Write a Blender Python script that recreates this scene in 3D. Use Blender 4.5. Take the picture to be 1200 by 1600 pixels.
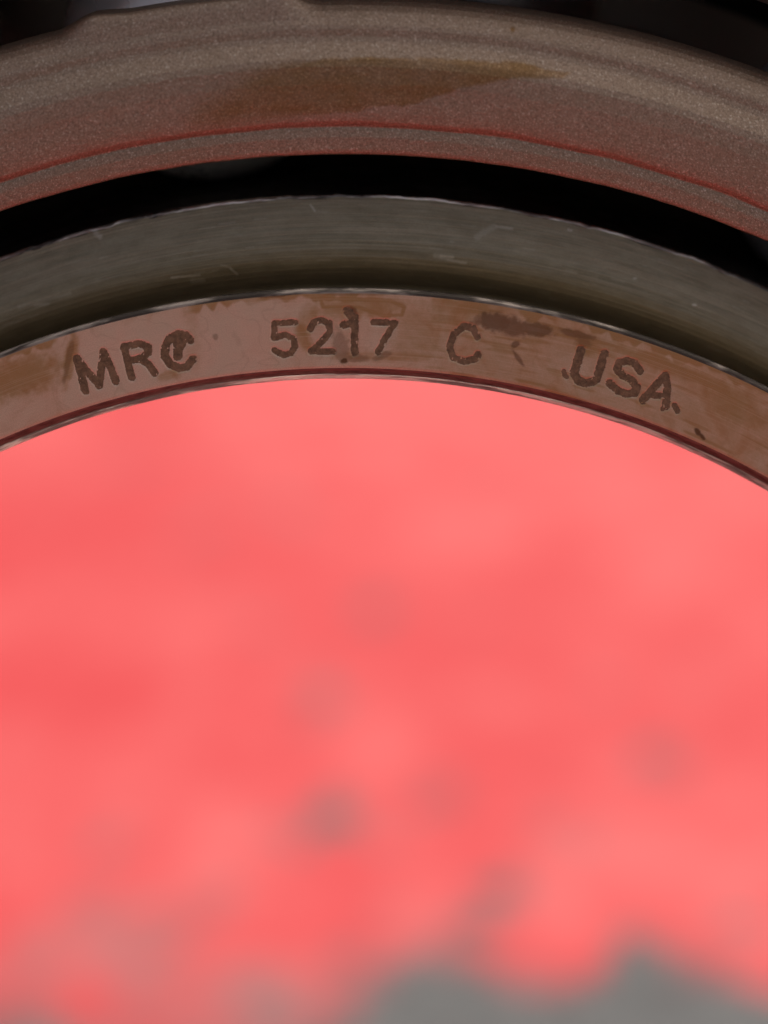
import bpy, math, random
import numpy as np
from mathutils import Matrix, Vector

for o in list(bpy.data.objects):
    bpy.data.objects.remove(o, do_unlink=True)
scene = bpy.context.scene
COL = scene.collection
MM = 0.001
rng = np.random.default_rng(7)

# ------------------------------------------------------------------ camera
# millimetres, bearing axis = Y through the origin of (x, z), ring face at y = 0;
# the ground is 75 mm below the axis.
F_PX = 4004.0                       # focal length in pixels of the 1200 x 1600 photograph
EDGE = math.radians(-14.0)          # the line of sight to the top of the bore
PITCH = EDGE - math.atan((800 - 593) / F_PX)
FW = np.array([0, math.cos(PITCH), math.sin(PITCH)])
UP = np.array([0, -math.sin(PITCH), math.cos(PITCH)])
RT = np.array([1.0, 0, 0])
CAM = np.array([0, 0.4, 42.5]) - 130.0 / F_PX * (F_PX * FW + (540 - 600) * RT + (800 - 593) * UP)
OUTER_R = 75.0

cd = bpy.data.cameras.new('camera')
cam = bpy.data.objects.new('camera', cd)
COL.objects.link(cam)
cam.location = Vector(CAM * MM) + Vector((0, 0, OUTER_R * MM))
cam.rotation_euler = (math.pi / 2 + PITCH, 0, 0)
cd.sensor_fit = 'VERTICAL'
cd.sensor_height = 36.0
cd.lens = F_PX / 1600 * 36.0
cd.clip_start = 0.005
cd.clip_end = 200
cd.dof.use_dof = True
cd.dof.focus_distance = 0.1296
cd.dof.aperture_fstop = 0.0901 / 0.0051
scene.camera = cam
scene.render.resolution_x, scene.render.resolution_y = 768, 1024

# ------------------------------------------------------------------ sky, sun, exposure
SUN_EL, SUN_AZ = math.radians(66), math.radians(48)     # azimuth from +Y towards +X
w = bpy.data.worlds.new('World')
scene.world = w
w.use_nodes = True
nt = w.node_tree
sky = nt.nodes.new('ShaderNodeTexSky')
sky.sky_type = 'NISHITA'
sky.sun_disc = False
sky.sun_elevation = SUN_EL
sky.sun_rotation = SUN_AZ
sky.dust_density = 10.0
sky.air_density = 0.2
sky.ozone_density = 0.0
bg = nt.nodes['Background']
nt.links.new(sky.outputs[0], bg.inputs[0])
bg.inputs[1].default_value = 0.15
sd = bpy.data.lights.new('sun', 'SUN')
sd.energy = 2.0
sd.angle = math.radians(0.53)
sd.color = (1.0, 0.95, 0.87)
sun = bpy.data.objects.new('sun', sd)
COL.objects.link(sun)
tosun = Vector((math.sin(SUN_AZ) * math.cos(SUN_EL), math.cos(SUN_AZ) * math.cos(SUN_EL), math.sin(SUN_EL)))
sun.rotation_euler = tosun.to_track_quat('Z', 'Y').to_euler()
sun.location = tosun * 2
vs = scene.view_settings
vs.view_transform = 'Standard'
vs.look = 'None'
vs.exposure = 0.75
vs.gamma = 1
vs.use_curve_mapping = False

# ------------------------------------------------------------------ numeric helpers
def to_px(P):
    v = P - CAM
    z = v @ FW
    return np.stack([600 + F_PX * (v @ RT) / z, 800 - F_PX * (v @ UP) / z], -1)

def px_ray(p):
    p = np.asarray(p, float)
    return FW * F_PX + (p[..., 0:1] - 600) * RT + (800 - p[..., 1:2]) * UP

def px_to_face(p, y=0.0):            # a pixel onto the plane of the stamped face
    d = px_ray(p)
    return CAM + d * ((y - CAM[1]) / d[..., 1:2])

def px_to_ground(p):
    d = px_ray(p)
    return CAM + d * ((-OUTER_R - CAM[2]) / d[..., 2:3])

_tab = np.random.default_rng(3).random((256, 256))
def vnoise(x, y):
    x = np.asarray(x, float); y = np.asarray(y, float)
    xi = np.floor(x).astype(int); yi = np.floor(y).astype(int)
    u = x - xi; v = y - yi
    u = u * u * (3 - 2 * u); v = v * v * (3 - 2 * v)
    g = lambda a, b: _tab[a % 256, b % 256]
    return (g(xi, yi) * (1 - u) + g(xi + 1, yi) * u) * (1 - v) + (g(xi, yi + 1) * (1 - u) + g(xi + 1, yi + 1) * u) * v

def fbm(x, y, n=3):
    s = 0; a = 1; t = 0
    for i in range(n):
        s = s + a * vnoise(x * 2 ** i + 17.3 * i, y * 2 ** i + 5.1 * i); t += a; a *= .5
    return s / t

def sstep(a, b, x):
    t = np.clip((x - a) / (b - a), 0, 1)
    return t * t * (3 - 2 * t)

def seg_dist(P, a, b):
    a = np.array(a, float); b = np.array(b, float)
    ab = b - a
    t = np.clip(((P - a) @ ab) / max(ab @ ab, 1e-9), 0, 1)
    return np.linalg.norm(P - a - t[..., None] * ab, axis=-1)

def poly_sd(P, poly):                 # signed distance, positive inside
    poly = [np.array(q, float) for q in poly]
    d = np.full(P.shape[:-1], 1e9); ins = np.zeros(P.shape[:-1], bool)
    for i in range(len(poly)):
        a, b = poly[i], poly[(i + 1) % len(poly)]
        d = np.minimum(d, seg_dist(P, a, b))
        c = ((a[1] > P[..., 1]) != (b[1] > P[..., 1])) & (P[..., 0] < (b[0] - a[0]) * (P[..., 1] - a[1]) / (b[1] - a[1] + 1e-12) + a[0])
        ins ^= c
    return np.where(ins, d, -d)

def blob(P, cx, cy, rx, ry, rot=0, soft=.35, wob=.25, ns=14.0):
    r = math.radians(rot)
    dx = P[..., 0] - cx; dy = P[..., 1] - cy
    u = (dx * math.cos(r) + dy * math.sin(r)) / rx
    v = (-dx * math.sin(r) + dy * math.cos(r)) / ry
    q = np.sqrt(u * u + v * v) + (fbm(P[..., 0] / ns + cx, P[..., 1] / ns + cy) - .5) * 2 * wob
    return 1 - sstep(1 - soft, 1 + soft, q)

# ------------------------------------------------------------------ mesh helpers
def link(name, me, mats, parent=None):
    o = bpy.data.objects.new(name, me)
    for m in (mats if isinstance(mats, (list, tuple)) else [mats]):
        if m.name not in [x.name for x in me.materials if x]:
            me.materials.append(m)
    COL.objects.link(o)
    if parent:
        o.parent = parent
    return o

def add_attr(me, name, arr):
    arr = np.asarray(arr, np.float32)
    if arr.ndim == 1:
        a = me.attributes.new(name, 'FLOAT', 'POINT'); a.data.foreach_set('value', arr)
    else:
        a = me.attributes.new(name, 'FLOAT_VECTOR', 'POINT'); a.data.foreach_set('vector', arr.ravel())

def grid_mesh(name, V, closed_u, closed_v, matidx=None):
    """V: (nu, nv, 3) metres."""
    nu, nv = V.shape[:2]
    i = np.arange(nu if closed_u else nu - 1)
    j = np.arange(nv if closed_v else nv - 1)
    I, J = np.meshgrid(i, j, indexing='ij')
    I2, J2 = (I + 1) % nu, (J + 1) % nv
    f = np.stack([I * nv + J, I * nv + J2, I2 * nv + J2, I2 * nv + J], -1).reshape(-1, 4)
    me = bpy.data.meshes.new(name)
    me.vertices.add(nu * nv); me.vertices.foreach_set('co', V.astype(np.float32).ravel())
    me.loops.add(f.size); me.loops.foreach_set('vertex_index', f.astype(np.int32).ravel())
    me.polygons.add(len(f))
    me.polygons.foreach_set('loop_start', (np.arange(len(f)) * 4).astype(np.int32))
    me.polygons.foreach_set('use_smooth', np.ones(len(f), bool))
    if matidx is not None:
        m = np.broadcast_to(np.asarray(matidx)[None, :], (len(i), len(j)))
        me.polygons.foreach_set('material_index', np.ascontiguousarray(m, np.int32).ravel())
    me.update(calc_edges=True)
    me.validate()
    return me

def refine(profile, step):
    """profile: [(r, y, step or None, mat)] -> dense arrays; each entry's mat belongs to the stretch that starts there"""
    R = []; Y = []; M = []
    n = len(profile)
    for k in range(n):
        a, b = profile[k], profile[(k + 1) % n]
        L = math.hypot(b[0] - a[0], b[1] - a[1])
        m = max(1, int(math.ceil(L / (a[2] or step))))
        for q in range(m):
            t = q / m
            R.append(a[0] + (b[0] - a[0]) * t); Y.append(a[1] + (b[1] - a[1]) * t); M.append(a[3])
    return np.array(R), np.array(Y), np.array(M)

def arc_pts(c, r, a0, a1, n):         # points on a fillet, angles in degrees in the (r, y) plane
    return [(c[0] + r * math.cos(math.radians(a0 + (a1 - a0) * k / n)), c[1] + r * math.sin(math.radians(a0 + (a1 - a0) * k / n))) for k in range(n + 1)]

def angles(fine_from, fine_to, fine, coarse):
    a = list(np.arange(fine_from, fine_to, fine))
    b = list(np.linspace(fine_to, fine_from + 360, int((360 - (fine_to - fine_from)) / coarse) + 1)[:-1])
    return np.radians(np.array(a + b))

def flip_if_needed(me):
    me.update()
    vol = 0
    n = len(me.polygons)
    co = np.empty(len(me.vertices) * 3, np.float32); me.vertices.foreach_get('co', co); co = co.reshape(-1, 3)
    vi = np.empty(len(me.loops), np.int32); me.loops.foreach_get('vertex_index', vi)
    q = co[vi.reshape(-1, 4)]
    vol = np.einsum('ij,ij->i', q[:, 0], np.cross(q[:, 1], q[:, 2])).sum() + np.einsum('ij,ij->i', q[:, 0], np.cross(q[:, 2], q[:, 3])).sum()
    if vol < 0:
        me.flip_normals()

# ------------------------------------------------------------------ material helpers
class NT:
    def __init__(s, name):
        s.m = bpy.data.materials.new(name); s.m.use_nodes = True
        s.t = s.m.node_tree; s.p = s.t.nodes['Principled BSDF']
    def n(s, typ, **kw):
        nd = s.t.nodes.new(typ)
        for k, v in kw.items():
            if k.startswith('i_'):
                nd.inputs[k[2:].replace('_', ' ')].default_value = v
            else:
                setattr(nd, k, v)
        return nd
    def l(s, a, b): s.t.links.new(a, b)
    def attr(s, name, vec=False):
        a = s.n('ShaderNodeAttribute', attribute_name=name)
        return a.outputs['Vector' if vec else 'Fac']
    def val(s, sock, x):
        if hasattr(x, 'is_linked') or hasattr(x, 'links'): s.l(x, sock)
        else: sock.default_value = x
    def math(s, op, a, b=0.0, clamp=False):
        nd = s.n('ShaderNodeMath', operation=op, use_clamp=clamp)
        s.val(nd.inputs[0], a); s.val(nd.inputs[1], b)
        return nd.outputs[0]
    def mapr(s, x, a, b, c=0.0, d=1.0, smooth=True):
        nd = s.n('ShaderNodeMapRange', interpolation_type='SMOOTHSTEP' if smooth else 'LINEAR')
        s.val(nd.inputs[0], x)
        for k, v in zip((1, 2, 3, 4), (a, b, c, d)): s.val(nd.inputs[k], v)
        return nd.outputs[0]
    def mix(s, f, a, b, blend='MIX'):
        nd = s.n('ShaderNodeMix', data_type='RGBA', blend_type=blend)
        s.val(nd.inputs[0], f)
        for k, v in ((6, a), (7, b)):
            if isinstance(v, tuple): nd.inputs[k].default_value = (*v, 1)
            else: s.l(v, nd.inputs[k])
        return nd.outputs[2]
    def noise(s, vec, scale, detail=3, rough=.55, dist=0.0):
        nd = s.n('ShaderNodeTexNoise')
        s.l(vec, nd.inputs['Vector']); nd.inputs['Scale'].default_value = scale
        nd.inputs['Detail'].default_value = detail; nd.inputs['Roughness'].default_value = rough; nd.inputs['Distortion'].default_value = dist
        return nd.outputs[0]
    def scale(s, vec, v):
        nd = s.n('ShaderNodeMapping'); s.l(vec, nd.inputs[0]); nd.inputs['Scale'].default_value = v
        return nd.outputs[0]
    def bump(s, h, strength, dist_mm, prev=None):
        nd = s.n('ShaderNodeBump'); nd.inputs['Strength'].default_value = strength; nd.inputs['Distance'].default_value = dist_mm * MM
        s.l(h, nd.inputs['Height'])
        if prev is not None: s.l(prev, nd.inputs['Normal'])
        return nd.outputs[0]
    def set(s, **kw):
        for k, v in kw.items():
            k = k.replace('_', ' ')
            if isinstance(v, tuple): s.p.inputs[k].default_value = (*v, 1) if len(v) == 3 else v
            else: s.val(s.p.inputs[k], v)
        return s.m

# all bearing meshes carry 'mm' = (arc length, radius, depth) in millimetres
def m_face():
    t = NT('stained_ring_face'); v = t.attr('mm', True)
    st = t.attr('stain')
    big = t.noise(v, .55, 4, .6, .6)
    fine = t.noise(v, 9, 3, .6)
    grain = t.noise(v, 22, 2, .7)
    k = t.math('ADD', st, t.math('MULTIPLY', t.math('SUBTRACT', big, .5), .9), clamp=False)
    k = t.math('ADD', k, t.math('MULTIPLY', t.math('SUBTRACT', fine, .5), .25), clamp=True)
    k = t.mapr(k, .02, 1.0)
    c = t.mix(k, (.82, .63, .48), (.47, .28, .11))
    tide = t.mapr(t.math('ABSOLUTE', t.math('SUBTRACT', t.noise(v, .42, 1.5, .5, .8), .53)), 0, .020, .16, 0)
    c = t.mix(tide, c, (.36, .20, .085))
    grind = t.noise(t.scale(v, (.15, 14, 14)), 1.0, 2, .6)
    c = t.mix(t.mapr(grind, .5, .7, 0, .22), c, (.92, .76, .6))
    c = t.mix(t.mapr(grain, .40, .62, 0, .45), c, (.50, .36, .23))
    dk = t.attr('dark')
    c = t.mix(dk, c, (.17, .09, .045))
    b = t.bump(fine, .25, .02)
    b = t.bump(grain, .35, .012, b)
    return t.set(Base_Color=c, Metallic=.75, Roughness=t.mapr(big, .3, .7, .42, .55), Normal=b)

def m_turned():
    t = NT('turned_steel'); v = t.attr('mm', True)
    lines = t.noise(t.scale(v, (.10, 17, 17)), 1.0, 3, .6)
    mid = t.noise(t.scale(v, (.6, 1.6, 1.6)), 1.0, 4, .6)
    grain = t.noise(v, 16, 2, .7)
    c = t.mix(t.mapr(mid, .3, .7), (.275, .24, .16), (.37, .325, .225))
    c = t.mix(t.mapr(lines, .42, .62, 0, .6), c, (.50, .405, .28))
    c = t.mix(t.mapr(grain, .4, .7, 0, .3), c, (.17, .13, .085))
    sc = t.attr('scratch')
    c = t.mix(sc, c, (.85, .78, .66))
    b = t.bump(lines, .8, .04)
    b = t.bump(grain, .4, .015, b)
    return t.set(Base_Color=c, Metallic=.85, Roughness=t.mapr(sc, 0, 1, .40, .3), Normal=b)

def m_bright(name='bright_edge_steel', col=(.40, .385, .36), rough=.28):
    t = NT(name); v = t.attr('mm', True)
    g = t.noise(t.scale(v, (.22, 1.2, 1.2)), 1.0, 4, .6)
    c = t.mix(t.mapr(g, .42, .58), col, tuple(x * .22 for x in col))
    return t.set(Base_Color=c, Metallic=1.0, Roughness=t.mapr(g, .3, .7, rough, rough + .2), Normal=t.bump(t.noise(t.scale(v, (1.6, 3, 3)), 2.0, 4, .7), .45, .04, t.bump(g, .15, .05)))

def m_chamfer():
    t = NT('chamfer_steel'); v = t.attr('mm', True)
    g = t.noise(t.scale(v, (.7, 3, 3)), 2.0, 4, .6)
    c = t.mix(t.mapr(g, .35, .7), (.22, .13, .11), (.12, .07, .06))
    return t.set(Base_Color=c, Metallic=.8, Roughness=.42, Normal=t.bump(g, .4, .03))

def m_cage():
    t = NT('blasted_cage_steel'); v = t.attr('mm', True)
    grain = t.noise(v, 9.0, 3, .75)
    sp = t.noise(v, 13, 1, .5)
    mid = t.noise(t.scale(v, (.5, 1, 1)), .8, 3, .6)
    oil = t.attr('stain')
    c = t.mix(t.mapr(grain, .30, .70), (.235, .17, .118), (.47, .355, .26))
    c = t.mix(t.mapr(mid, .3, .7, 0, .35), c, (.30, .22, .14))
    c = t.mix(t.mapr(sp, .58, .72, 0, .6), c, (.85, .76, .62))
    k = t.math('ADD', oil, t.math('MULTIPLY', t.math('SUBTRACT', grain, .5), .25), clamp=True)
    k = t.math('MULTIPLY', k, t.mapr(oil, 0, .1))
    c = t.mix(t.math('MULTIPLY', k, t.mapr(mid, .25, .75, .65, 1.0)), c, t.mix(1.0, c, (.74, .56, .30), 'MULTIPLY'))
    b = t.bump(grain, .75, .06)
    b = t.bump(sp, .4, .03, b)
    return t.set(Base_Color=c, Metallic=.8, Roughness=t.mapr(k, 0, 1, .42, .36), Normal=b)

def m_ball():
    t = NT('oiled_ball_steel'); v = t.n('ShaderNodeTexCoord').outputs['Object']
    g = t.noise(v, 260, 3, .6)
    return t.set(Base_Color=t.mix(g, (.85, .82, .77), (.68, .63, .57)), Metallic=.6, Roughness=t.mapr(g, .3, .7, .24, .38))

def m_outer():
    t = NT('ground_outer_steel'); v = t.attr('mm', True)
    g = t.noise(t.scale(v, (.2, 4, 4)), 1.0, 4, .6)
    c = t.mix(g, (.30, .26, .22), (.45, .40, .35))
    return t.set(Base_Color=c, Metallic=.9, Roughness=.36, Normal=t.bump(g, .3, .03))

def m_ink():
    t = NT('etched_mark'); v = t.attr('mm', True)
    g = t.noise(v, 4, 4, .7); h = t.noise(v, 18, 2, .6)
    c = t.mix(t.mapr(g, .35, .68), (.15, .10, .057), (.29, .19, .105))
    c = t.mix(t.mapr(h, .45, .7, 0, .5), c, (.08, .052, .03))
    c = t.mix(t.mapr(t.noise(v, .9, 3, .6), .48, .68, 0, .6), c, (.30, .20, .12))
    return t.set(Base_Color=c, Metallic=.35, Roughness=.5, Normal=t.bump(g, .5, .04))

def m_ground():
    t = NT('worn_red_paint'); v = t.n('ShaderNodeTexCoord').outputs['Object']
    wear = t.attr('wear'); pale = t.attr('pale')
    n1 = t.noise(v, 45, 5, .62, .4); n2 = t.noise(v, 120, 4, .65, .3); n3 = t.noise(v, 900, 2, .6)
    k = t.math('ADD', wear, t.math('MULTIPLY', t.math('SUBTRACT', n1, .5), .9))
    k = t.math('ADD', k, t.math('MULTIPLY', t.math('SUBTRACT', n2, .5), .5))
    k = t.mapr(k, .25, .80)
    red = t.mix(t.mapr(n2, .3, .7), (.265, .032, .035), (.30, .042, .045))
    red = t.mix(t.math('MULTIPLY', pale, t.mapr(n1, .3, .7, .25, 1.0)), red, (.335, .080, .080))
    grey = t.mix(t.mapr(n2, .3, .7), (.044, .047, .049), (.068, .072, .074))
    grey = t.mix(t.mapr(n3, .45, .7, 0, .5), grey, (.112, .108, .10))
    c = t.mix(k, red, grey)
    h = t.math('ADD', t.math('MULTIPLY', n2, .6), t.math('MULTIPLY', n3, .4))
    b = t.bump(h, .5, .6)
    return t.set(Base_Color=c, Roughness=.9, Normal=b, Specular_IOR_Level=.04)

def m_gap_shade():  # near-black base colour paints in the deep shade inside the ball gap
    t = NT('shade_black_raceway'); v = t.attr('mm', True)
    g = t.noise(v, .6, 4, .6)
    return t.set(Base_Color=t.mix(g, (.012, .010, .008), (.035, .028, .020)), Metallic=0.0, Roughness=t.mapr(g, .3, .7, .3, .55), Specular_IOR_Level=.3)

MAT = dict(rim=m_bright('worn_rim_steel', (.42, .37, .31), .5), burr=m_bright('burred_edge_steel', (.95, .86, .74), .36), gap_shade=m_gap_shade(), face=m_face(), turned=m_turned(), bright=m_bright(), chamfer=m_chamfer(), cage=m_cage(), ball=m_ball(), outer=m_outer(), ink=m_ink(), ground=m_ground())

# ------------------------------------------------------------------ ground
def axis_coords(fine_lo, fine_hi, step, far):
    a = list(np.arange(fine_lo, fine_hi + step / 2, step))
    lo, hi, s = [], [], step
    x = a[-1]
    while x < far:
        s *= 1.22; x += s; hi.append(x)
    x = a[0]; s = step
    while x > -far:
        s *= 1.22; x -= s; lo.append(x)
    return np.array(lo[::-1] + a + hi)
gx = axis_coords(-.15, .15, .002, 30.0); gy = axis_coords(.06, .62, .002, 30.0)
GX, GY = np.meshgrid(gx, gy, indexing='ij')
GZ = (fbm(GX * 6, GY * 6, 3) - .5) * .0012 * (1 - np.exp(-((np.hypot(GX, GY - .025) / .09) ** 4)))
gme = grid_mesh('ground', np.stack([GX, GY, GZ], -1), False, False)
if gme.polygons[0].normal.z < 0: gme.flip_normals()
GP = np.stack([GX, GY], -1) * 1000
wear = .34 * fbm(GX * 40 + 40, GY * 26 + 2, 3) ** 1.3; pale = np.zeros(GX.shape)
SMUDGE = np.random.default_rng(11)
# worn patches: (pixel centre, half width in pixels, length / width on the ground, amount)
patches = [(590, 955, 44, 1.7, .62), (500, 1095, 40, 1.6, .66), (522, 1275, 46, 1.5, .95), (1020, 1178, 40, 1.6, .72), (350, 815, 70, 1.7, .36), (215, 725, 60, 2.0, .42),
           (770, 740, 70, 2.0, .36), (780, 1395, 42, 1.5, .7), (700, 1225, 44, 1.5, .5), (850, 1290, 55, 1.4, .5), (440, 1290, 80, .9, .42), (560, 1420, 60, 1.2, .45),
           (1150, 1440, 60, 1.2, .5), (90, 1010, 45, 1.6, .3), (255, 1480, 45, 1.0, .62), (330, 1420, 50, 1.0, .58), (420, 1590, 60, .7, .5)]
patches += [(SMUDGE.uniform(0, 1200), 1580 - 950 * SMUDGE.random() ** 1.6, SMUDGE.uniform(16, 52), SMUDGE.uniform(.5, 1.5), SMUDGE.uniform(.25, .55)) for q in range(80)]
for (px, py, rw, el, am) in patches:
    for q in range(4):                          # each smudge is a ragged cluster
        ox, oy = (0, 0) if q == 0 else SMUDGE.normal(0, rw * .75, 2)
        g = px_to_ground(np.array([px + ox, py + oy * .7])); d = np.linalg.norm(g - CAM)
        rx = rw * (1 if q == 0 else SMUDGE.uniform(.35, .8)) * d / F_PX
        wear = np.maximum(wear, .95 * am * (1 if q == 0 else SMUDGE.uniform(.6, 1)) * blob(GP, g[0], g[1], rx, rx * el, SMUDGE.uniform(-25, 25), .8, .5, max(3.0, rx * .55)))
# paint worn off nearer the bearing
for outline, am, soft in [([(500, 1640), (560, 1575), (610, 1515), (690, 1490), (735, 1462), (800, 1495), (850, 1525), (900, 1530), (945, 1470), (985, 1435), (1040, 1475), (1100, 1515), (1200, 1535), (1400, 1550), (1400, 1760), (500, 1760)], 1.12, 13.0),
                          ([(-200, 1480), (0, 1460), (70, 1420), (190, 1385), (330, 1365), (430, 1400), (470, 1470), (580, 1500), (640, 1560), (600, 1760), (-200, 1760)], .56, 30.0),
                          ([(-200, 1560), (0, 1540), (80, 1515), (160, 1545), (230, 1590), (300, 1660), (300, 1760), (-200, 1760)], .74, 24.0)]:
    pg = [px_to_ground(np.array(q, float))[:2] for q in outline]
    sd_ = poly_sd(GP, pg) + (fbm(GP[..., 0] / 7, GP[..., 1] / 9, 4) - .5) * 16
    wear = np.maximum(wear, am * sstep(-soft, soft, sd_))
for (px, py, rw, el, am) in [(640, 640, 380, 2.0, .9), (1080, 800, 260, 2.0, .9), (1000, 1330, 260, 1.2, .8), (350, 1545, 110, .9, 1.0), (180, 1500, 160, .8, .9), (600, 1120, 240, 1.2, .4),
                             (200, 1330, 220, .9, .5), (420, 1370, 50, 1.0, .9), (950, 1010, 260, 1.3, .5), (80, 690, 160, 1.5, .6)]:
    g = px_to_ground(np.array([px, py])); d = np.linalg.norm(g - CAM)
    rx = rw * d / F_PX
    pale = np.maximum(pale, am * blob(GP, g[0], g[1], rx, rx * el, 0, .7, .3, 25.0))  # broad areas where the red is mixed towards paler pink
# unseen ground in front: wear placed there to cut red bounce onto the bearing
front = sstep(-.08, -.16, GY) * (.66 + .45 * fbm(GX * 9 + 3, GY * 9, 3))
wear = np.maximum(wear, front)
far = sstep(.7, 1.3, np.hypot(GX, GY)) * (.05 + .35 * fbm(GX * 2.2 + 9, GY * 2.2, 3))
wear = np.maximum(wear, far)
pale = np.clip(pale * (.55 + .9 * fbm(GX * 30 + 7, GY * 18 + 3, 3)) + .5 * sstep(.5, .75, fbm(GX * 55 + 1, GY * 34 + 8, 3)), 0, 1)
add_attr(gme, 'wear', wear.ravel()); add_attr(gme, 'pale', pale.ravel())
ground = link('ground', gme, MAT['ground'])
ground['kind'] = 'structure'

# ------------------------------------------------------------------ the bearing
bearing = bpy.data.objects.new('ball_bearing', None)
COL.objects.link(bearing)
bearing['label'] = 'steel ball bearing with stamped inner ring, standing upright on worn red paint'
bearing['category'] = 'bearing'
bearing.empty_display_size = .02
UPZ = OUTER_R                                     # axis height in mm
WID = 49.2

def lathe(name, prof, th, step, mats, warp=None):
    R, Y, M = refine(prof, step)
    TH, RR = np.meshgrid(th, R, indexing='ij')
    _, YY = np.meshgrid(th, Y, indexing='ij')
    if warp: RR, YY = warp(TH, RR.copy(), YY.copy(), np.degrees(TH))
    P = np.stack([RR * np.sin(TH), YY, RR * np.cos(TH)], -1)
    me = grid_mesh(name, (P + np.array([0, 0, UPZ])) * MM, True, True, M)
    flip_if_needed(me)
    thw = np.where(TH > math.pi, TH - 2 * math.pi, TH)
    add_attr(me, 'mm', np.stack([thw * RR, RR, YY], -1).reshape(-1, 3))
    for m in mats: me.materials.append(m)
    return me, P, TH, RR, YY

def wrap(deg): return (deg + 180) % 360 - 180

# --- the stamped characters: strokes in pixels of the photograph, laid onto the ring face
def z1(x, y, s=4.0, ox=0, oy=0): return (ox + x / s, oy + y / s)
def S(pts, ox, oy, s=4.0): return [z1(x, y, s, ox, oy) for x, y in pts]
A = (80, 460); B = (380, 440); Cc = (600, 380); D = (820, 500)
CH = [
 ('letter', [(S([(215, 603), (158, 400), (300, 570), (327, 358), (406, 545)], *A), 5.0)]),
 ('letter', [(S([(503, 520), (455, 328), (545, 306), (605, 328), (606, 370), (565, 402), (485, 412)], *A), 4.6), (S([(560, 404), (612, 440), (645, 492)], *A), 4.8)]),
 ('letter', [(S([(868, 288), (838, 256), (795, 248), (745, 272), (712, 330), (712, 385), (745, 440), (800, 462), (850, 452), (888, 405)], *A), 5.3), (S([(790, 280), (795, 340), (790, 385)], *A), 6.5), (S([(830, 290), (800, 340)], *A), 5.0)]),
 ('digit', [(S([(325, 256), (197, 262), (192, 352), (262, 332), (318, 362), (325, 410), (300, 446), (250, 460), (195, 430)], *B), 3.9)]),
 ('digit', [(S([(418, 298), (440, 255), (490, 242), (538, 262), (542, 312), (500, 370), (425, 436), (562, 438)], *B), 4.0)]),
 ('digit', [(S([(625, 272), (672, 262), (700, 225), (697, 330), (695, 445)], *B), 4.8), (S([(650, 180), (665, 195), (690, 240)], *B), 6.0)]),
 ('digit', [(S([(815, 254), (950, 257), (890, 350), (845, 440)], *B), 4.0)]),
 ('letter', [(S([(293, 292), (280, 268), (250, 260), (218, 285), (205, 325), (216, 358), (250, 369), (283, 362), (294, 348)], *Cc, 2.0), 4.6)]),
 ('letter', [(S([(352, 190), (308, 335), (335, 382), (400, 400), (448, 370), (498, 210)], *D), 5.6)]),
 ('letter', [(S([(718, 318), (692, 272), (640, 255), (590, 268), (578, 308), (612, 345), (670, 378), (700, 420), (688, 455), (640, 464), (582, 442), (530, 395)], *D), 5.2)]),
 ('letter', [(S([(738, 502), (880, 345), (890, 430), (884, 540)], *D), 5.0), (S([(800, 468), (880, 482)], *D), 4.4), (S([(862, 556), (880, 530)], *D), 2.6)]),
 ('full_stop', [(S([(242, 322), (248, 335)], *D), 2.4), (S([(250, 345), (262, 356)], *D), 2.6)]),
 ('full_stop', [(S([(936, 535), (955, 568)], *D), 3.6)]),
]
def ink_field(G, strokes, small):
    f = np.full(G.shape[:-1], -1e9)
    for st_, wd in strokes:
        d = np.min([seg_dist(G, st_[k], st_[k + 1]) for k in range(len(st_) - 1)], axis=0)
        f = np.maximum(f, wd + 1.4 - d)
    f = f + ((fbm(G[..., 0] / 7, G[..., 1] / 7, 3) - .5) * (1.6 if small else 2.6)) + (vnoise(G[..., 0] / 2.2, G[..., 1] / 2.2) - .5) * 1.3
    if not small:
        f = f - np.maximum(0, vnoise(G[..., 0] / 3.4 + 50, G[..., 1] / 3.4 + 9) - .86) * 40
    return f

# --- inner ring: profile (radius, depth, step, material)  0 face 1 turned 2 bright 3 chamfer
ip = [(42.42, WID - .8, 6, 2), (42.42, 4.0, 1.2, 2), (42.42, 1.05, .08, 2), (42.44, .86, .04, 2), (42.48, .76, .04, 2), (42.78, .30, .04, 2), (42.84, .235, .05, 3), (43.10, .045, .05, 3)]
ip += [(43.2, .02, .05, 0), (43.32, 0.0, .045, 0), (47.04, 0.0, .03, 5), (47.16, .025, .03, 5), (47.27, .12, .03, 5), (47.29, .24, .08, 1)]
ip += [(47.0, .5, .15, 1), (46.5, 1.2, .2, 1), (46.1, 3.0, .2, 1), (46.0, 5.0, .1, 1), (46.1, 5.9, .06, 1), (46.3, 5.8, .05, 1), (46.5, 5.55, .04, 1), (46.8, 5.15, .04, 1), (47.1, 4.82, .04, 1), (47.4, 4.58, .04, 1), (47.7, 4.44, .04, 1),
       (48.0, 4.37, .045, 1), (48.4, 4.36, .045, 1), (48.9, 4.42, .045, 1), (50.98, 4.985, .03, 6), (51.07, 5.02, .03, 6), (51.13, 5.09, .03, 2), (51.15, 5.28, .1, 1)]
ip[-1] = (*ip[-1][:3], 4)
ip += [(51.1, 5.7, .4, 4), (51.1, 7.6, .5, 4), (51.1, 10.0, .8, 4), (51.1, 15.0, .8, 4), (53.0, 17.6, 1, 4), (54.6, 20.4, 1, 4), (54.6, 28.8, 1, 4), (53.0, 31.6, 1, 4), (51.1, 34.2, 1, 4), (51.1, 39.2, 1, 4), (51.1, 44.5, 2, 2), (48.5, WID, 2, 2), (43.2, WID, 2, 2)]
th_in = angles(-27, 32, .05, 2.0)
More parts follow.
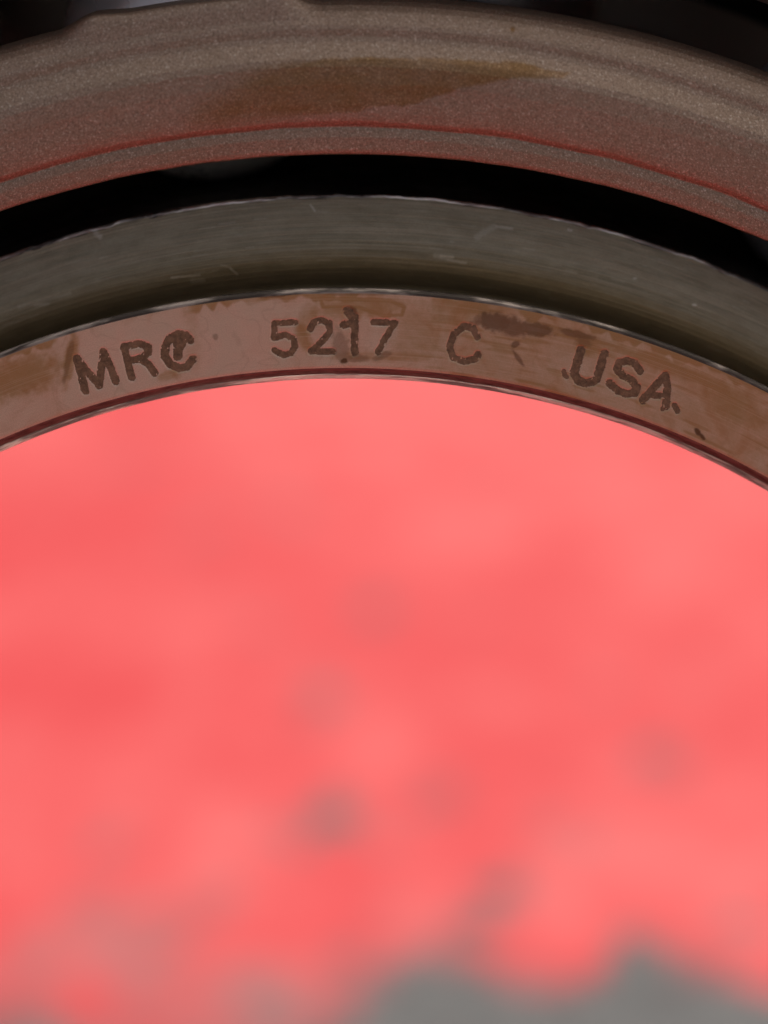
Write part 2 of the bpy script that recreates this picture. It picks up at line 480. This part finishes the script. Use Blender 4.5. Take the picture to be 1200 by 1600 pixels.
def warp_inner(TH, R, Y, D):
    d = wrap(D); vis = (d > -27.5) & (d < 32.5)
    s = np.radians(d) * 51
    # burred outer edge of the turned shoulder
    k = np.exp(-((R - 51.05) / .10) ** 2) * (Y < 5.4) * vis
    nick = (fbm(s * .5, 0 * s + 3, 5) - .5) * .36 + np.maximum(0, vnoise(s * .8, 0 * s + 9) - .75) * -.5 + (vnoise(s * 5, 0 * s + 30) - .5) * .03
    R = R + k * nick
    Y = Y + k * (vnoise(s * 2.5, 0 * s + 40) - .5) * .08
    # dents on the rolled lip of the bore
    k2 = np.exp(-((R - 42.65) / .22) ** 2) * (Y < 2) * vis
    s2 = np.radians(d) * 42.7
    R = R + k2 * ((fbm(s2 * .7, 0 * s2 + 60, 4) - .5) * .08)
    k3 = np.exp(-((R - 47.2) / .12) ** 2) * (Y < .5) * vis
    R = R + k3 * (fbm(s * .9, 0 * s + 80, 3) - .5) * .05
    # the marks are sunk 0.03 mm into the face
    m = vis & (R > 43.2) & (R < 47.1) & (Y < .1)
    Q = to_px(np.stack([R * np.sin(TH), Y, R * np.cos(TH)], -1)[m])
    dep = np.zeros(len(Q))
    for kind, strokes in CH:
        pts = np.array([p for st_, _ in strokes for p in st_])
        w_ = np.all((Q > pts.min(0) - 12) & (Q < pts.max(0) + 12), axis=-1)
        if w_.any():
            dep[w_] = np.maximum(dep[w_], sstep(-1.2, .6, ink_field(Q[w_], strokes, kind == 'full_stop')))
    Y[m] += .028 * dep
    return R, Y
me, P, TH, RR, YY = lathe('inner_ring', ip, th_in, .08, [MAT['face'], MAT['turned'], MAT['bright'], MAT['chamfer'], MAT['gap_shade'], MAT['rim'], MAT['burr']], warp_inner)
PX = to_px(P)
vis = (np.abs(wrap(np.degrees(TH))) < 34)
onface = vis & (YY < .5) & (RR > 43.1) & (RR < 47.4)
st = np.full(RR.shape, .25)
pf = PX
right = sstep(600, 760, pf[..., 0]) * .33
st = st + right * (0.6 + .8 * fbm(pf[..., 0] / 60, pf[..., 1] / 25))
st = st - .25 * blob(pf, 230, 560, 130, 60, -12, .3, .3, 40) - .2 * blob(pf, 385, 530, 45, 60, 0, .4, .3, 30)
for (cx, cy, rx, ry, rot, am) in [(110, 560, 9, 42, 10, .65), (30, 590, 70, 28, -18, .7), (300, 540, 14, 45, 0, .35), (265, 586, 24, 8, -14, .6),
                                  (560, 478, 72, 17, -3, .5), (650, 520, 45, 35, 0, .3), (590, 557, 70, 8, 0, .35), (480, 502, 14, 20, 20, .35), (475, 530, 9, 22, -25, .45),
                                  (915, 541, 14, 14, 0, .4), (1050, 575, 120, 9, 20, .35), (1150, 640, 50, 20, 25, .25), (720, 480, 60, 12, 4, .3)]:
    st = st + am * blob(pf, cx, cy, rx, ry, rot, .6, .35, 10)
# drying rim of the amber patch and streaks along the outer edge of the face
ring = np.abs(poly_sd(pf, [(500, 466), (610, 470), (632, 480), (628, 492), (600, 494), (560, 480), (505, 480)]))
st = st + .45 * (1 - sstep(1, 4, ring)) * onface
sth = wrap(np.degrees(TH))
edge = (1 - sstep(.08, .30, 46.98 - RR + (vnoise(sth * 2.2, 0 * sth) - .5) * .5))
st = st + .6 * edge * sstep(.35, .6, fbm(sth * .35, 0 * sth + 11))
streak = sstep(.62, .78, vnoise(sth * .5 + 4, RR * 5.5)) * sstep(2, 8, sth)
st = st + .25 * streak
dk = np.zeros(RR.shape)
for (cx, cy, rx, ry, rot, am) in [(775, 503, 34, 15, 8, .55), (838, 514, 28, 11, 10, .5), (800, 512, 24, 13, 20, .5), (805, 538, 7, 5, -30, .5), (810, 560, 3, 16, -35, .45),
                                  (900, 522, 32, 6, 14, .45), (912, 533, 12, 10, 10, .3), (538, 564, 6, 4, 0, .7), (1090, 674, 4, 7, -30, .7), (1097, 682, 3, 7, -40, .8),
                                  (533, 540, 12, 26, -10, .3), (548, 487, 10, 8, 0, .5), (555, 560, 20, 6, 0, .3), (337, 526, 4, 5, 0, .3), (598, 556, 14, 5, -20, .3),
                                  (278, 545, 5, 12, 0, .15), (107, 562, 5, 36, 12, .3), (560, 459, 60, 2.5, 0, .25), (165, 497, 32, 2.5, -14, .5), (430, 462, 26, 2.5, -5, .5)]:
    dk = np.maximum(dk, min(1, am * 1.4) * blob(pf, cx, cy, rx, ry, rot, .3, .35, 7))
add_attr(me, 'stain', (np.clip(st, 0, 1.2) * onface).ravel())
add_attr(me, 'dark', (dk * onface).ravel())
# scratches on the turned shoulder
sc = np.zeros(RR.shape)
onturn = vis & (RR > 46.4) & (YY > 4) & (YY < 5.3)
for a, b, wd, am in [((268, 434), (312, 430), 1.6, .9), ((300, 439), (318, 438), 3, .45), ((345, 414), (360, 418), 1.5, .4), ((360, 419), (371, 429), 1.5, .8),
                     ((688, 400), (708, 402), 1.6, .9), ((700, 406), (728, 411), 2, .6), ((680, 399), (700, 405), 3, .4), ((775, 354), (800, 357), 2, .5), ((745, 370), (770, 355), 5, .25),
                     ((991, 435), (994, 435), 1.5, .7), ((1083, 476), (1087, 477), 1.8, .9), ((888, 359), (893, 360), 2, .6), ((150, 365), (156, 370), 4, .5), ((30, 480), (110, 458), 3, .25),
                     ((55, 477), (75, 474), 2.5, .4), ((485, 320), (492, 330), 1.5, .6)]:
    sc = np.maximum(sc, am * .65 * (1 - sstep(wd * .4, wd * 1.5, seg_dist(pf, a, b) + (fbm(pf[..., 0] / 3, pf[..., 1] / 3) - .5) * wd)))
scatter = np.random.default_rng(21)
for q in range(60):
    x = scatter.uniform(0, 1200); rr = scatter.uniform(47.9, 50.9); L = scatter.uniform(4, 28)
    y0 = 1958 - math.sqrt(max(1, (1505 + (rr - 47.4) * 37) ** 2 - (x - 541) ** 2)) * 1.0
    sl = (x - 541) / 1600
    m = (np.abs(pf[..., 0] - x) < L + 6) & (np.abs(pf[..., 1] - y0) < 24) & onturn
    if m.any():
        q_ = pf[m]
        sc[m] = np.maximum(sc[m], scatter.uniform(.05, .18) * (1 - sstep(.4, 1.6, seg_dist(q_, (x - L / 2, y0 - sl * L / 2), (x + L / 2, y0 + sl * L / 2)))))
add_attr(me, 'scratch', (sc * onturn).ravel())
inner = link('inner_ring', me, [], bearing)

def marching(field, xs, ys):
    verts = []; faces = []; cache = {}
    def vid(key, p):
        if key not in cache:
            cache[key] = len(verts); verts.append(p)
        return cache[key]
    nx, ny = field.shape
    for i in range(nx - 1):
        for j in range(ny - 1):
            cs = [(i, j), (i + 1, j), (i + 1, j + 1), (i, j + 1)]
            f = [field[c] for c in cs]
            if max(f) <= 0: continue
            poly = []
            for k in range(4):
                a, b = cs[k], cs[(k + 1) % 4]; fa, fb = f[k], f[(k + 1) % 4]
                if fa > 0: poly.append(vid(a, (xs[a[0]], ys[a[1]])))
                if (fa > 0) != (fb > 0):
                    t = min(.97, max(.03, fa / (fa - fb)))
                    poly.append(vid((min(a, b), max(a, b)), (xs[a[0]] + (xs[b[0]] - xs[a[0]]) * t, ys[a[1]] + (ys[b[1]] - ys[a[1]]) * t)))
            if len(poly) >= 3: faces.append(poly)
    return verts, faces
for kind, strokes in CH:
    allp = np.array([p for s, _ in strokes for p in s]); pad = 10
    xs = np.arange(allp[:, 0].min() - pad, allp[:, 0].max() + pad, .8); ys = np.arange(allp[:, 1].min() - pad, allp[:, 1].max() + pad, .8)
    G = np.stack(np.meshgrid(xs, ys, indexing='ij'), -1)
    field = ink_field(G, strokes, kind == 'full_stop')
    verts, faces = marching(field, xs, ys)
    W = px_to_face(np.array(verts), .022)
    lm = bpy.data.meshes.new(kind)
    lm.from_pydata([tuple(q) for q in (W + np.array([0, 0, UPZ])) * MM], [], faces)
    lm.update()
    if lm.polygons[0].normal.y > 0: lm.flip_normals()
    add_attr(lm, 'mm', np.stack([W[:, 0], W[:, 2], W[:, 1]], -1))
    link(kind, lm, MAT['ink'], inner)

# --- cage
PITCH_R, BALL_R, BALL_Y, NB = 58.75, 7.6, 13.0, 10
BALL0 = -7.4                                     # degrees from the top, towards +x
cp = [(r_, y_, st_, 0) for r_, y_, st_ in [
      (53.72, 2.6, .1), (53.72, 1.92, .05), (53.76, 1.82, .04), (53.84, 1.77, .05), (54.0, 1.73, .06), (54.6, 1.68, .06), (54.95, 1.72, .04), (55.12, 1.76, .03),
      (55.18, 1.72, .03), (55.22, 1.66, .03), (55.34, 1.575, .03), (55.42, 1.53, .04), (55.60, 1.49, .05), (55.85, 1.455, .06), (56.3, 1.42, .07), (57.3, 1.38, .07), (58.15, 1.42, .06), (58.5, 1.51, .05),
      (58.9, 1.72, .05), (59.3, 1.95, .05), (59.55, 2.03, .05), (59.9, 2.06, .05), (60.1, 2.12, .05), (60.4, 2.29, .05), (60.72, 2.54, .05), (60.98, 2.88, .05),
      (61.15, 3.3, .06), (61.25, 4.0, .1), (61.28, 4.9, .3), (60.5, 4.9, .4), (60.2, 4.0, .3), (59.1, 3.1, .4), (57.5, 2.4, .4), (55.9, 2.4, .3), (55.4, 2.6, .3)]]
th_c = angles(-26, 30, .06, 1.5)
def ball_dist(d):
    return np.abs((d - BALL0 + 180 / NB) % (360 / NB) - 180 / NB)      # degrees from the nearest ball
def warp_cage(TH, R, Y, D):
    d = wrap(D); q = ball_dist(d)
    sgn = (d - BALL0 + 180 / NB) % (360 / NB) - 180 / NB
    near = 1 - sstep(4.2, 6.4, q)
    top = sstep(59.15, 59.9, R) * (Y < 4.6)
    # over a ball the rolled edge is pressed flat and pushed forward
    flat = 2.08 + (R - 59.6) * .2
    Y = Y + near * top * (np.minimum(Y, flat) - Y) * .85
    # pocket mouth: the rim is cut back over the ball
    cut = 1 - sstep(2.4, 4.4, q)
    R = R + near * sstep(59.9, 61.2, R) * .50 - cut * sstep(60.6, 61.2, R) * .20
    s = np.radians(d) * 58
    Y = Y + (fbm(s * .25, R * .5, 2) - .5) * .05 * (Y < 3.3)
    # slightly uneven step line and lower edge
    k = np.exp(-((R - 55.3) / .3) ** 2) * (Y < 2)
    R = R + k * (fbm(s * .35, 0 * s + 21, 3) - .5) * .14
    k = np.exp(-((R - 53.75) / .2) ** 2)
    R = R + k * (fbm(s * .5, 0 * s + 44, 3) - .5) * .06
    return R, Y
me, P, TH, RR, YY = lathe('cage', cp, th_c, .06, [MAT['cage']], warp_cage)
pf = to_px(P); vis = np.abs(wrap(np.degrees(TH))) < 30
oilp = [(300, 190), (330, 160), (380, 125), (440, 98), (520, 92), (600, 90), (690, 91), (800, 97), (892, 113), (880, 121), (800, 124), (740, 134), (690, 146), (650, 162), (600, 166), (540, 176), (440, 182), (350, 194)]
sdist = poly_sd(pf, oilp) + (fbm(pf[..., 0] / 18, pf[..., 1] / 12) - .5) * 8
soft = 3 + 26 * (1 - sstep(330, 520, pf[..., 0]))
oil = sstep(-soft, soft, sdist) * vis * (YY < 2.6)
spot = (1 - sstep(2.0, 5.0, np.hypot((pf[..., 0] - 801) / 1.0, (pf[..., 1] - 46) / 1.2))) * vis
add_attr(me, 'stain', np.clip(oil * .9 + spot, 0, 1).ravel())
cage = link('cage', me, [], bearing)
# bars of the cage between the balls
def bar_mesh():
    vs_, fs_ = [], []
    for y in (2.4, 8.0, 13.0, 19.5):
        half = {2.4: 6.0, 8.0: 5.0, 13.0: 4.5, 19.5: 6.0}[y]
        for r, a in ((55.8, -half), (55.8, half), (60.2, half), (60.2, -half)):
            an = math.radians(a)
            vs_.append((r * math.sin(an) * MM, y * MM, r * math.cos(an) * MM))
    for k in range(3):
        for e in range(4):
            a, b = k * 4 + e, k * 4 + (e + 1) % 4
            fs_.append((a, b, b + 4, a + 4))
    fs_ += [(3, 2, 1, 0), (12, 13, 14, 15)]
    m = bpy.data.meshes.new('cage_bar'); m.from_pydata(vs_, [], fs_); m.update()
    add_attr(m, 'mm', np.array(vs_) * 1000)
    add_attr(m, 'stain', np.zeros(len(vs_)))
    return m
barm = bar_mesh()
for k in range(NB):
    o = link('cage_bar', barm, MAT['cage'], cage)
    o.location = (0, 0, UPZ * MM); o.rotation_euler = (0, math.radians(BALL0 + (k + .5) * 360 / NB), 0)

# --- balls
def ball_mesh(nu, nv):
    u = np.linspace(0, 2 * math.pi, nu, endpoint=False); v = np.linspace(.02, math.pi - .02, nv)
    U, V = np.meshgrid(u, v, indexing='ij')
    return grid_mesh('ball', BALL_R * MM * np.stack([np.sin(V) * np.cos(U), np.sin(V) * np.sin(U), np.cos(V)], -1), True, False)
bm_ = ball_mesh(96, 64)
flip_if_needed(bm_)
for row, y0 in enumerate((BALL_Y, WID - BALL_Y)):
    for k in range(NB):
        an = math.radians(BALL0 + k * 360 / NB + row * 15)
        o = link('ball', bm_, MAT['ball'], bearing)
        o.location = (PITCH_R * math.sin(an) * MM, y0 * MM, (UPZ + PITCH_R * math.cos(an)) * MM)
        o.rotation_euler = (an * 3, an * 5 + row, 0)

# --- outer ring with two raceways and rounded corners
op = [(64.4, 5.4, .3, 0), (64.6, 5.1, .4, 0), (70.0, .2, .2, 0), (70.4, 0, .6, 0), (73.6, 0, .3, 0), (74.3, .2, .2, 0), (74.8, .7, .2, 0), (75, 1.4, 6, 0), (75, WID - 1.4, .3, 0), (74.8, WID - .7, .3, 0), (74.3, WID - .2, .3, 0), (73.6, WID, .8, 0),
      (67.2, WID, .5, 0), (66.3, WID - .6, .5, 0), (66.3, WID - 3.4, .6, 0), (64.4, WID - 5.4, .8, 0)]
op += [(a, b, 1, 1) for a, b in [(64.9, WID - 8), (66.4, WID - 11), (66.4, WID - 14.5), (65.2, WID - 18), (62.6, WID - 20.4), (62.6, 20.4), (65.2, 18), (66.4, 14.5), (66.4, 11)]]
op += [(64.9, 8, .8, 1)]
me, *_ = lathe('outer_ring', op, angles(-1, 1, .5, 1.0), .6, [MAT['outer'], MAT['gap_shade']])
link('outer_ring', me, [], bearing)
# --- unseen annulus added to keep sunlight out of the far side
sp = [(52.2, 45.6, .6, 0), (57.5, 46.3, .6, 0), (63.5, 46.3, .6, 0), (66.28, 47.2, .4, 0), (66.28, 47.8, .4, 0), (63.5, 46.9, .6, 0), (57.5, 46.9, .6, 0), (52.2, 46.2, .6, 0)]
me, *_ = lathe('rear_light_stop', sp, angles(-1, 1, .5, 2.0), .6, [MAT['outer']])
link('rear_light_stop', me, [], bearing)
